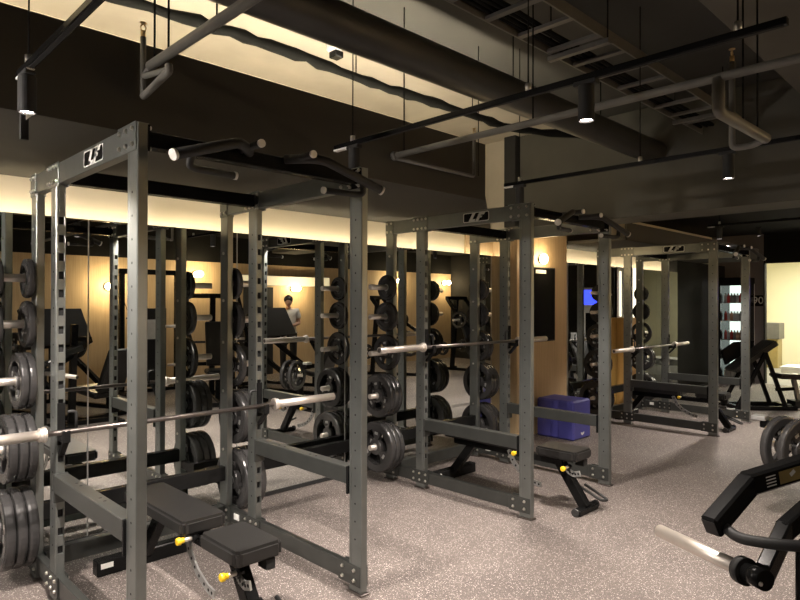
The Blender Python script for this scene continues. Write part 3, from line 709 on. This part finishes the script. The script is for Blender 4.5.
mb.build('lower_lever', t)
MB().bar((-.42, .074, .03), (-.42, .074, .88), .045, .05, 'black', .004).bar((-.44, .074, .03), (-.08, .074, .03), .06, .06, None, .004).build('side_post', t)

# plate loaded horn further back at the frame edge
t = thing('plate_loaded_machine', 'black plate loaded machine at the frame edge carrying two plates', 'strength machine', (5.44, -3.0, 0))
nx = Vector((-.39, -.92, 0)).normalized()
gym_floor_base(t, [((.25, -.5), (.8, -.5)), ((.3, -.8), (.3, .2))])
MB().bar((.3, -.2, .04), (.3, -.2, .60), .08, .08, 'black', .005).bar((.3, -.2, .58), (.02, .40, .66), .07, .07, None, .005).build('mast', t)
mb = MB().box((-.06, .33, .64), (.12, .47, .70), 'black', .006).box((-.10, .42, .70), (.0, .52, .735), 'grey', .005); mb.build('pivot_bracket', t)
pc = Vector((-.13, .25, .535))
MB().cyl(pc-nx*.14, pc+nx*.145, .0235, 'chrome', 16).bar(pc-nx*.10, (.14, .0, .57), .05, .06, 'black', .004).build('weight_peg', t)
ang = math.atan2(nx.y, nx.x)
for k, (off, lab) in enumerate(((-.05, 'large black plate behind another on the horn at the frame edge'), (.085, 'large lettered black plate in front on the horn at the frame edge'))):
    p = Vector((5.44, -3.0, 0))+pc+nx*off; p.z -= .0008
    o = put_plate('e', p, lab, (R(30), 0, ang))
    text('weight_mark', '20', .05, o, (.0225, .0, .17), (R(90), 0, R(90)))
    text('weight_mark', 'KG', .035, o, (.0225, -.13, -.10), (R(90), R(120), R(90)))

# leg machine under the end wall
t = thing('leg_machine', 'black leg machine with a slanted pad before the bright doorway', 'strength machine', (10.6, -1.08, 0), R(-44.5))
f = MB().bar((-.45, -.22, .03), (.46, -.22, .03), .06, .06, 'black', .004).bar((-.45, .22, .03), (.46, .22, .03), .06, .06, None, .004).bar((-.4, -.22, .03), (-.4, .22, .03), .06, .06, None, .004).bar((.40, -.22, .03), (.40, .22, .03), .06, .06, None, .004)
f.build('base_frame', t)
for s in (-1, 1):
    MB().bar((0, s*.2, .86), (-.42, s*.2, .05), .05, .05, 'black', .004).build('leg', t); MB().bar((0, s*.2, .86), (.30, s*.2, .05), .05, .05, 'black', .004).build('leg', t)
MB().prism([(-.44, .60), (-.40, .55), (.24, .98), (.17, 1.05)], 'Y', -.16, .16, 'pad', .012).build('slanted_pad', t)
MB().prism([(-.46, .86), (-.26, 1.0), (.05, 1.02), (.02, .90), (-.40, .64)], 'Y', .17, .22, 'black', .004).build('side_shield', t)
MB().prism([(.26, .46), (.70, .44), (.70, .52), (.26, .54)], 'Y', -.16, .16, 'pad', .02).build('seat_pad', t)
MB().bar((.55, 0, .44), (.64, 0, .05), .06, .06, 'grey', .004).bar((.28, 0, .28), (.60, 0, .30), .05, .05, 'black', .004).bar((.44, 0, .03), (.75, 0, .03), .06, .06, None, .004).build('seat_post', t)
MB().box((.50, -.12, .0), (.68, .10, .12), 'matte', .01).build('pedal_block', t)
pts = [(9.9, -.68, .006), (10.1, -.80, .006), (10.35, -1.0, .006), (10.5, -1.22, .006), (10.75, -1.50, .006), (11.0, -1.62, .006)]
tag(MB().tube(pts, .011, 'label', 8).build('floor_cord'), 'white cord lying on the floor by the leg machine', 'cord')

# ------------------------------------------------------------------ end wall: cooler, sign, cabinet, annex
t = thing('drinks_cooler', 'tall lit glass door drinks cooler against the end wall', 'drinks cooler', (13.6, .13, 0))
mb = MB().box((-.26, -.25, 0), (.29, .25, .10), 'black', .004).box((-.26, -.25, 2.0), (.29, .25, 2.12), 'black', .004).box((.25, -.25, .1), (.29, .25, 2.0), 'white', .002)
mb.box((-.26, -.25, .1), (.25, -.21, 2.0), 'black', .002).box((-.26, .21, .1), (.25, .25, 2.0), 'black', .002); mb.build('cabinet', t)
MB().box((.235, -.20, .12), (.249, .20, 1.98), 'glow', 0).build('light_panel', t)
SH = (.12, .50, .88, 1.26, 1.62)
for z in SH: MB().box((-.20, -.21, z-.012), (.23, .21, z), 'white', .001).build('shelf', t)
d = MB(); d.box((-.285, -.25, .1), (-.262, -.21, 2.0), 'black', .002).box((-.285, .21, .1), (-.262, .25, 2.0), None, .002).box((-.285, -.21, .1), (-.262, .21, .14), None, .002).box((-.285, -.21, 1.96), (-.262, .21, 2.0), None, .002)
d = d.build('door', t); MB().box((-.276, -.21, .14), (-.270, .21, 1.96), 'glass', 0).build('pane', d); MB().bar((-.315, -.18, .9), (-.315, -.18, 1.4), .02, .02, 'grey', .003).bar((-.315, -.18, .92), (-.284, -.18, .92), .015, .015, None, 0).bar((-.315, -.18, 1.38), (-.284, -.18, 1.38), .015, .015, None, 0).build('handle', d)
for zi, z in enumerate(SH):
    for k in range(7):
        mb = MB().lathe([(0, 0), (.028, 0), (.03, .01), (.03, .13), (.013, .17), (.013, .19), (0, .19)], random.choice(['red', 'white', 'white', 'amber', 'grey', 'white']), 14, 'Z', closed=False)
        o = mb.build('drink_bottle'); o.location = (13.6-.12, .13-.165+k*.055, z); tag(o, 'small drink bottle standing inside the lit cooler', 'bottle', 'bottles in the cooler')
t = thing('number_sign', 'small black sign reading 90 on the end wall', 'sign', (XR, -.18, 1.66))
MB().box((-.012, -.09, -.11), (0, .09, .11), 'black', .002).build('sign_plate', t)
text('sign_digits', '90', .20, t, (-.013, 0, 0), (R(90), 0, R(-90)))
t = thing('wood_cabinet', 'amber wooden cabinet in the gap of the mirror wall', 'cabinet', (9.34, .36, 0))
MB().box((-.27, -.02, .0), (.27, .19, 1.38), 'orange', .004).build('body', t)
d = MB().box((-.262, -.04, .06), (.262, -.021, 1.37), 'orange', .003).build('door', t); MB().cyl((.2, -.04, .8), (.2, -.065, .8), .014, 'black', 12).build('knob', d)
tag(MB().box((9.07, .44, 1.385), (9.58, .52, 2.165), 'grey', .003).build('steel_panel'), 'grey panel above the amber cabinet', 'panel')
tag(MB().box((9.145, .42, 1.40), (9.165, .44, 2.10), 'ledwhite', .001).build('light_line'), 'pale light line above the amber cabinet', 'light strip')
tag(MB().box((9.61, .40, .05), (9.632, .445, 2.165), 'ledwhite', .001).build('light_line'), 'vertical white light line beside the dark tinted glass', 'light strip')
t = thing('low_platform', 'low white platform in the bright room behind the doorway', 'platform', (16.6, -1.2, 0))
MB().box((-.35, -1.2, 0), (.35, 1.2, .13), 'white', .01).build('body', t); MB().box((-.37, -1.22, .13), (.37, 1.22, .16), 'white', .004).build('platform_top', t)
t = thing('storage_crate', 'grey crate on a yellow pedestal in the bright room', 'crate', (17.6, .55, 0))
MB().box((-.2, -.2, 0), (.2, .2, .72), 'gold', .01).build('pedestal', t); MB().box((-.24, -.24, .72), (.24, .24, 1.12), 'tray', .01).build('crate_body', t)
t = thing('info_kiosk', 'white kiosk with a bright blue screen, seen in the mirror', 'kiosk', (13.3, -2.28, 0), R(-118))
MB().box((-.22, -.05, .02), (.22, .05, 1.50), 'white', .01).box((-.26, -.2, 0), (.26, .2, .02), None, .004).build('stand', t)
MB().box((-.24, -.075, 1.50), (.24, .05, 1.97), 'white', .01).build('screen_housing', t)
MB().box((-.18, -.079, 1.57), (.18, -.075, 1.91), 'screen', 0).box((.24, .0, 1.4), (.241, .01, 1.41), 'white', 0).build('screen', t)
MB().box((-.17, -.054, .62), (.12, -.05, 1.38), 'black', 0).build('lower_panel', t)

# ------------------------------------------------------------------ behind the camera, seen in the mirror
for x, z, lb in ((4.18, 1.9, 'glowing wall sconce opposite the mirror behind the leg press'), (5.9, 2.18, 'glowing sconce on the opposite oak wall near the lever machine'),
              (8.29, 1.93, 'glowing sconce above the person by the opposite wall'), (11.55, 2.19, 'glowing sconce on the opposite oak wall left of the last one'), (13.55, 2.19, 'glowing sconce at the far end of the opposite oak wall')):
    t = thing('wall_sconce', lb, 'wall lamp', (x, YO, z))
    MB().lathe([(0, 0), (.075, 0), (.075, .018), (.06, .022), (0, .022)], 'matte', 28, 'Y', closed=False).build('back_plate', t)
    MB().sphere((0, .055, 0), .066, 'sconce', (1, .65, 1), 20).build('glass_globe', t)
    l = bpy.data.lights.new('sconce_light', 'POINT'); l.energy = 34; l.color = (1, .74, .42); l.shadow_soft_size = .06
    o = bpy.data.objects.new('sconce_light', l); C.objects.link(o); o.parent = t; o.location = (0, .22, 0)
l = bpy.data.lights.new('sconce_light', 'POINT'); l.energy = 6; l.color = (1, .74, .42); l.shadow_soft_size = .06
o = bpy.data.objects.new('sconce_light', l); C.objects.link(o); o.parent = bpy.data.objects['wall_sconce']; o.location = (0, -.16, 0)
t = thing('cove_glow_band', 'long glowing cream cove band on the opposite wall', 'cove band', (8.0, YO, 2.1))
MB().box((-1.1, 0, -.11), (1.3, .10, .11), 'white', .004).build('housing', t)
M['glowcream'] = mat('cream cove glow', (.9, .8, .6), .4, 0, (1, .82, .5), .6)
MB().box((-1.09, .10, -.10), (1.29, .104, .10), 'glowcream', 0).build('diffuser', t)  # emission stands in for cove light falling on a cream band
struct(MB().box((7.0, YO, 0), (7.75, YO+.03, 1.95), 'matte', .003), 'door_1')

def press(label, loc, rz, seed):
    rnd = random.Random(seed)
    t = thing('chest_press_machine', label, 'strength machine', loc, rz, 'lever machines behind the camera')
    gym_floor_base(t, [((0, -.7), (0, .8)), ((-.45, -.7), (.45, -.7)), ((-.4, .75), (.4, .75))])
    MB().bar((0, .62, .05), (0, .50, 1.75), .09, .09, 'black', .005).bar((-.45, .50, 1.72), (.45, .50, 1.72), .08, .08, None, .005).build('mast', t)
    MB().prism([(-.30, .48), (.10, .46), (.10, .54), (-.30, .56)], 'Y', -.0, .0, 'pad') if False else None
    MB().box((-.19, -.34, .44), (.19, .08, .52), 'pad', .02).build('seat_pad', t)
    MB().bar((0, -.12, .05), (0, -.12, .45), .08, .08, 'black', .005).build('seat_post', t)
    MB().bar((0, .10, .56), (0, .34, 1.28), .30, .07, 'pad', .02, (0, -1, .3)).build('back_pad', t)
    for s in (-1, 1):
        MB().bar((s*.42, .50, 1.70), (s*.47, .12, 1.22), .06, .08, 'black', .005).bar((s*.47, .12, 1.24), (s*.44, -.28, .98), .06, .07, None, .005).build('lever_arm', t)
        MB().cyl((s*.44, -.28, .98), (s*.22, -.30, .98), .018, 'grip', 10).build('handle', t)
        MB().cyl((s*.49, .12, 1.22), (s*.80, .12, 1.22), .024, 'chrome', 14).build('weight_peg', t)
        MB().cyl((s*.42, .60, .55), (s*.72, .60, .55), .024, 'chrome', 14).bar((0, .60, .55), (s*.44, .60, .55), .06, .06, 'black', .004).build('storage_peg', t)
    return t
def press_plates(loc, rz, who, big='d', small='c'):
    mtx = Matrix.Translation(loc) @ Matrix.Rotation(rz, 4, 'Z')
    for s in (-1, 1):
        for zz, yy, x0, k, nm in ((1.2192, .12, .50, big, 'lever peg'), (.5492, .60, .445, small, 'storage peg')):
            p = mtx @ Vector((s*(x0+PT[k]/2+.004), yy, zz))
            put_plate(k, p, f'{"outer side" if s > 0 else "inner side"} plate on the {nm} of the {who}', (0.3*s, 0, rz))
for lb, loc, rz, who, sd in (('black chest press with plates reflected between the first posts', (5.0, -4.5, 0), R(200), 'reflected chest press between the first posts', 1),
                        ('black chest press with plates near the opposite sconces', (9.6, -4.9, 0), R(150), 'reflected press near the sconces', 2),
                        ('black chest press with plates beside the oak end', (11.4, -4.2, 0), R(170), 'reflected press beside the oak end', 3)):
    press(lb, loc, rz, sd); press_plates(Vector(loc), rz, who)
t = thing('leg_press', 'black leg press sled with a broad slanted footplate, in the mirror', 'strength machine', (6.6, -4.9, 0), R(160))
gym_floor_base(t, [((-.45, -1.0), (-.45, 1.0)), ((.45, -1.0), (.45, 1.0)), ((-.45, -.95), (.45, -.95)), ((-.45, .95), (.45, .95))])
for s in (-1, 1):
    MB().bar((s*.40, -.4, .25), (s*.40, .95, 1.10), .06, .08, 'black', .005).build('guide_rail', t)
    MB().bar((s*.40, .9, .05), (s*.40, .92, 1.1), .07, .07, 'black', .005).bar((s*.40, -.4, .05), (s*.40, -.4, .28), .07, .07, None, .005).build('leg', t)
    MB().cyl((s*.44, .45, .95), (s*.74, .45, .95), .024, 'chrome', 14).build('weight_peg', t)
MB().bar((0, .10, .98), (0, .38, 1.50), 1.0, .05, 'matte', .006, (0, -1, .4)).build('foot_plate', t)
MB().bar((-.42, .45, .95), (.42, .45, .95), .08, .08, 'black', .005).bar((0, .45, .95), (0, .28, 1.12), .08, .08, None, .005).build('sled_carriage', t)
MB().bar((0, -.85, .30), (0, -.40, .38), .40, .09, 'pad', .02).build('seat_pad', t)
MB().bar((0, -.88, .36), (0, -1.15, .95), .42, .09, 'pad', .02, (0, 1, .3)).build('back_pad', t)
mtx = Matrix.Translation((6.6, -4.9, 0)) @ Matrix.Rotation(R(160), 4, 'Z')
for s, w in ((-1, 'wall side'), (1, 'cable tower side')):
    put_plate('e', mtx @ Vector((s*.49, .45, .9492)), f'large black plate on the {w} peg of the leg press', (0, 0, R(160)))
t = thing('cable_tower', 'tall black cable tower with weight stack, reflected in the mirror', 'cable machine', (4.6, -6.2, 0), R(180))
gym_floor_base(t, [((-.5, -.3), (-.5, .3)), ((.5, -.3), (.5, .3)), ((-.5, 0), (.5, 0))])
for s in (-1, 1): MB().bar((s*.5, 0, .05), (s*.5, 0, 2.15), .08, .10, 'black', .005).build('mast', t)
MB().bar((-.54, 0, 2.15), (.54, 0, 2.15), .10, .09, 'black', .005).build('top_beam', t)
for s in (-1, 1): MB().cyl((s*.12, 0, .1), (s*.12, 0, 2.1), .012, 'chrome', 10).build('guide_rod', t)
mb = MB()
for k in range(16): mb.box((-.2, -.06, .12+k*.045), (.2, .06, .12+k*.045+.041), 'matte', .003)
mb.build('weight_stack', t)
MB().box((-.26, -.09, .1), (.26, -.075, 1.5), 'matte', .003).box((-.09, -.092, .95), (.09, -.09, 1.3), 'label', 0).build('shroud', t)
MB().tube([(.5, -.1, 1.9), (.5, -.14, 1.6), (.42, -.16, 1.35)], .006, 'cable', 6).cyl((.36, -.16, 1.33), (.48, -.16, 1.33), .016, 'grip', 10).build('pull_handle', t)

lp = copy_tree(bpy.data.objects['leg_press']); lp.location = (2.9, -5.05, 0); lp.rotation_euler = (0, 0, R(160)); lp['label'] = 'black leg press sled nearest the corner lever machine, in the mirror'
bpy.data.objects['leg_press']['group'] = lp['group'] = 'leg presses behind the camera'
mtx = Matrix.Translation((2.9, -5.05, 0)) @ Matrix.Rotation(R(160), 4, 'Z')
for s, w in ((-1, 'inner'), (1, 'outer')):
    put_plate('e', mtx @ Vector((s*.49, .45, .9492)), f'large black plate on the {w} peg of the leg press near the corner machine', (0, 0, R(160)))
# person by the opposite wall, looking down at the phone held in both hands
def skin_body(name, pts, edges_, rad, m, root, parent=None, sub=2):
    me = bpy.data.meshes.new(name); me.from_pydata([Vector(p) for p in pts], edges_, [])
    o = bpy.data.objects.new(name, me); C.objects.link(o)
    bm = bmesh.new(); bm.from_mesh(me); ly = bm.verts.layers.skin.verify(); bm.verts.ensure_lookup_table()
    for i, v in enumerate(bm.verts):
        r_ = rad[i]; v[ly].radius = r_ if isinstance(r_, tuple) else (r_, r_); v[ly].use_root = (i == root)
    bm.to_mesh(me); bm.free()
    mo = o.modifiers.new('skin', 'SKIN'); mo.use_smooth_shade = True
    o.modifiers.new('sub', 'SUBSURF').levels = sub; o.modifiers['sub'].render_levels = sub
    me.materials.append(M[m])
    if parent: o.parent = parent
    return o
pr = thing('person', 'person in a white shirt looking down at a phone, reflected in the mirror', 'person', (7.64, -6.31, 0), R(35))
# faces +y
P_ = [(0, 0, .95), (0, .0, 1.10), (0, -.01, 1.28), (0, -.01, 1.42), (0, .0, 1.48), (0, .035, 1.54),
      (.10, 0, .88), (.11, .01, .50), (.11, -.03, .09), (.12, .12, .04), (-.10, 0, .88), (-.11, .01, .50), (-.11, -.03, .09), (-.12, .12, .04),
      (.17, -.01, 1.42), (.23, -.02, 1.16), (.10, .22, 1.12), (.05, .28, 1.14), (-.17, -.01, 1.42), (-.23, -.02, 1.16), (-.10, .22, 1.12), (-.05, .28, 1.14)]
E_ = [(0, 1), (1, 2), (2, 3), (3, 4), (4, 5), (0, 6), (6, 7), (7, 8), (8, 9), (0, 10), (10, 11), (11, 12), (12, 13), (3, 14), (14, 15), (15, 16), (16, 17), (3, 18), (18, 19), (19, 20), (20, 21)]
r_ = [(.16, .11), (.145, .10), (.165, .11), (.15, .09), .055, .055, .085, .06, .04, .035, .085, .06, .04, .035, .06, .045, .032, .03, .06, .045, .032, .03]
skin_body('body', P_, E_, r_, 'skin', 0, pr)
hd = MB().sphere((0, .07, 1.625), .092, 'skin', (.80, .98, 1.2), 20).cyl((0, .150, 1.595), (0, .178, 1.580), .015, 'skin', 8, .010)
for s in (-1, 1): hd.sphere((s*.074, .06, 1.62), .022, 'skin', (.4, .8, 1.2), 10).sphere((s*.031, .148, 1.622), .010, 'hair', (1.2, .6, .7), 8)
hd.box((-.020, .146, 1.548), (.020, .157, 1.555), 'red', .001); hd.build('head', pr)
MB().sphere((0, .045, 1.672), .106, 'hair', (.90, 1.05, .92), 20).sphere((0, .118, 1.690), .045, 'hair', (1.5, .9, .7), 14).sphere((0, -.005, 1.63), .085, 'hair', (.95, .8, 1.1), 14).build('hair', pr)
sp = [P_[i] for i in (0, 1, 2, 3, 14, 18)]+[(.215, -.018, 1.25), (-.215, -.018, 1.25)]
skin_body('shirt', sp, [(0, 1), (1, 2), (2, 3), (3, 4), (3, 5), (4, 6), (5, 7)], [(.19, .135), (.18, .128), (.195, .135), (.175, .112), .085, .085, .074, .074], 'shirt', 1, pr)
tp = [P_[i] for i in (0, 6, 7, 8, 10, 11, 12)]
skin_body('trousers', tp, [(0, 1), (1, 2), (2, 3), (0, 4), (4, 5), (5, 6)], [(.17, .122), .10, .075, .06, .10, .075, .06], 'trouser', 0, pr)
for s, nm in ((1, 'shoe'), (-1, 'shoe')): MB().box((s*.12-.05, -.10, 0), (s*.12+.05, .19, .085), 'white', .03).build(nm, pr)
for s in (-1, 1):
    h = MB()
    h.tube([(s*.07, .25, 1.13), (s*.045, .295, 1.145)], [.032, .028], 'skin', 10)
    for k in range(4): h.tube([(s*.05, .29, 1.125+k*.017), (s*.03, .325-k*.003, 1.13+k*.018), (s*.008, .325, 1.132+k*.018)], [.010, .009, .008], 'skin', 6)
    h.tube([(s*.05, .28, 1.175), (s*.03, .27, 1.20), (s*.015, .285, 1.205)], [.012, .010, .009], 'skin', 6)
    h.build('hand', pr)
ph = thing('phone', 'dark phone held by the reflected person', 'phone', (7.64, -6.31, 0), R(35))
MB().box((-.036, .300, 1.10), (.036, .308, 1.235), 'black', .003).build('phone_body', ph)

# ------------------------------------------------------------------ more light the room has
def area(name, loc, rot, sx, sy, e, col=(1, .85, .7)):
    l = bpy.data.lights.new(name, 'AREA'); l.shape = 'RECTANGLE'; l.size = sx; l.size_y = sy; l.energy = e; l.color = col
    o = bpy.data.objects.new(name, l); C.objects.link(o); o.location = loc; o.rotation_euler = rot; return o
def downlight(x, y, z, e, lb, col=(1, .89, .80), size=130):
    t = thing('ceiling_downlight', lb, 'ceiling light', (x, y, z), 0, 'downlights in the dark ceiling')
    MB().lathe([(0, -.001), (.06, -.001), (.065, -.02), (.05, -.025), (.05, -.012), (0, -.012)], 'black', 20, 'Z', closed=False).build('trim_ring', t)
    MB().lathe([(0, -.014), (.049, -.014), (.049, -.018), (0, -.02)], 'lens', 20, 'Z', closed=False).build('lens', t)
    l = bpy.data.lights.new('down_light', 'SPOT'); l.energy = e*.6; l.spot_size = R(size); l.spot_blend = .7; l.color = col; l.shadow_soft_size = .05
    o = bpy.data.objects.new('down_light', l); C.objects.link(o); o.parent = t; o.location = (0, 0, -.03)
for x, y, e, lb in ((-1.2, -3.2, 60, 'downlight over the entrance side behind the camera'), (1.6, -5.6, 110, 'downlight over the cable tower'),
                 (4.6, -5.6, 110, 'downlight over the chest press near the cable tower'), (-.9, -2.3, 60, 'downlight beyond the left frame edge')):
    downlight(x, y, 3.2 if -3.7 < y < -2.78 else ZC, e, lb)
for x, y, e, lb in ((7.8, -5.6, 110, 'downlight over the person'), (10.6, -3.0, 110, 'downlight in front of the leg machine'), (11.6, -1.2, 60, 'downlight over the leg machine'), (11.0, -5.6, 90, 'downlight over the far chest press')):
    downlight(x, y, 3.0, e, lb)
t = thing('annex_ceiling_panel', 'bright ceiling light panel of the pale room behind the doorway', 'ceiling light', (16.2, -1.0, 2.85))
MB().box((-.6, -.6, -.03), (.6, .6, 0), 'white', .004).build('housing', t)
M['panel'] = mat('annex light panel', (1, 1, .9), .4, 0, (1, .94, .72), 62)
MB().box((-.56, -.56, -.034), (.56, .56, -.03), 'panel', 0).build('diffuser', t)

w = bpy.data.worlds.new('world'); bpy.context.scene.world = w; w.use_nodes = True
w.node_tree.nodes['Background'].inputs[0].default_value = (.02, .018, .015, 1); w.node_tree.nodes['Background'].inputs[1].default_value = 1

# ------------------------------------------------------------------ camera
cam = bpy.data.cameras.new('camera'); co = bpy.data.objects.new('camera', cam); C.objects.link(co)
yaw, pit, rol = R(44.5505), R(.2614), R(.0936)
d = Vector((math.sin(yaw)*math.cos(pit), math.cos(yaw)*math.cos(pit), math.sin(pit))); r = Vector((math.cos(yaw), -math.sin(yaw), 0)); u = r.cross(d)
r2 = r*math.cos(rol)+u*math.sin(rol); u2 = u*math.cos(rol)-r*math.sin(rol)
co.matrix_world = Matrix(((r2.x, u2.x, -d.x, 0), (r2.y, u2.y, -d.y, -4), (r2.z, u2.z, -d.z, 1.606), (0, 0, 0, 1)))
cam.sensor_width = 36; cam.lens = 36*618.4/800; cam.clip_start = .05; cam.clip_end = 100
sc = bpy.context.scene; sc.camera = co
sc.view_settings.view_transform = 'Standard'; sc.view_settings.look = 'None'; sc.view_settings.exposure = .18; sc.view_settings.gamma = 1
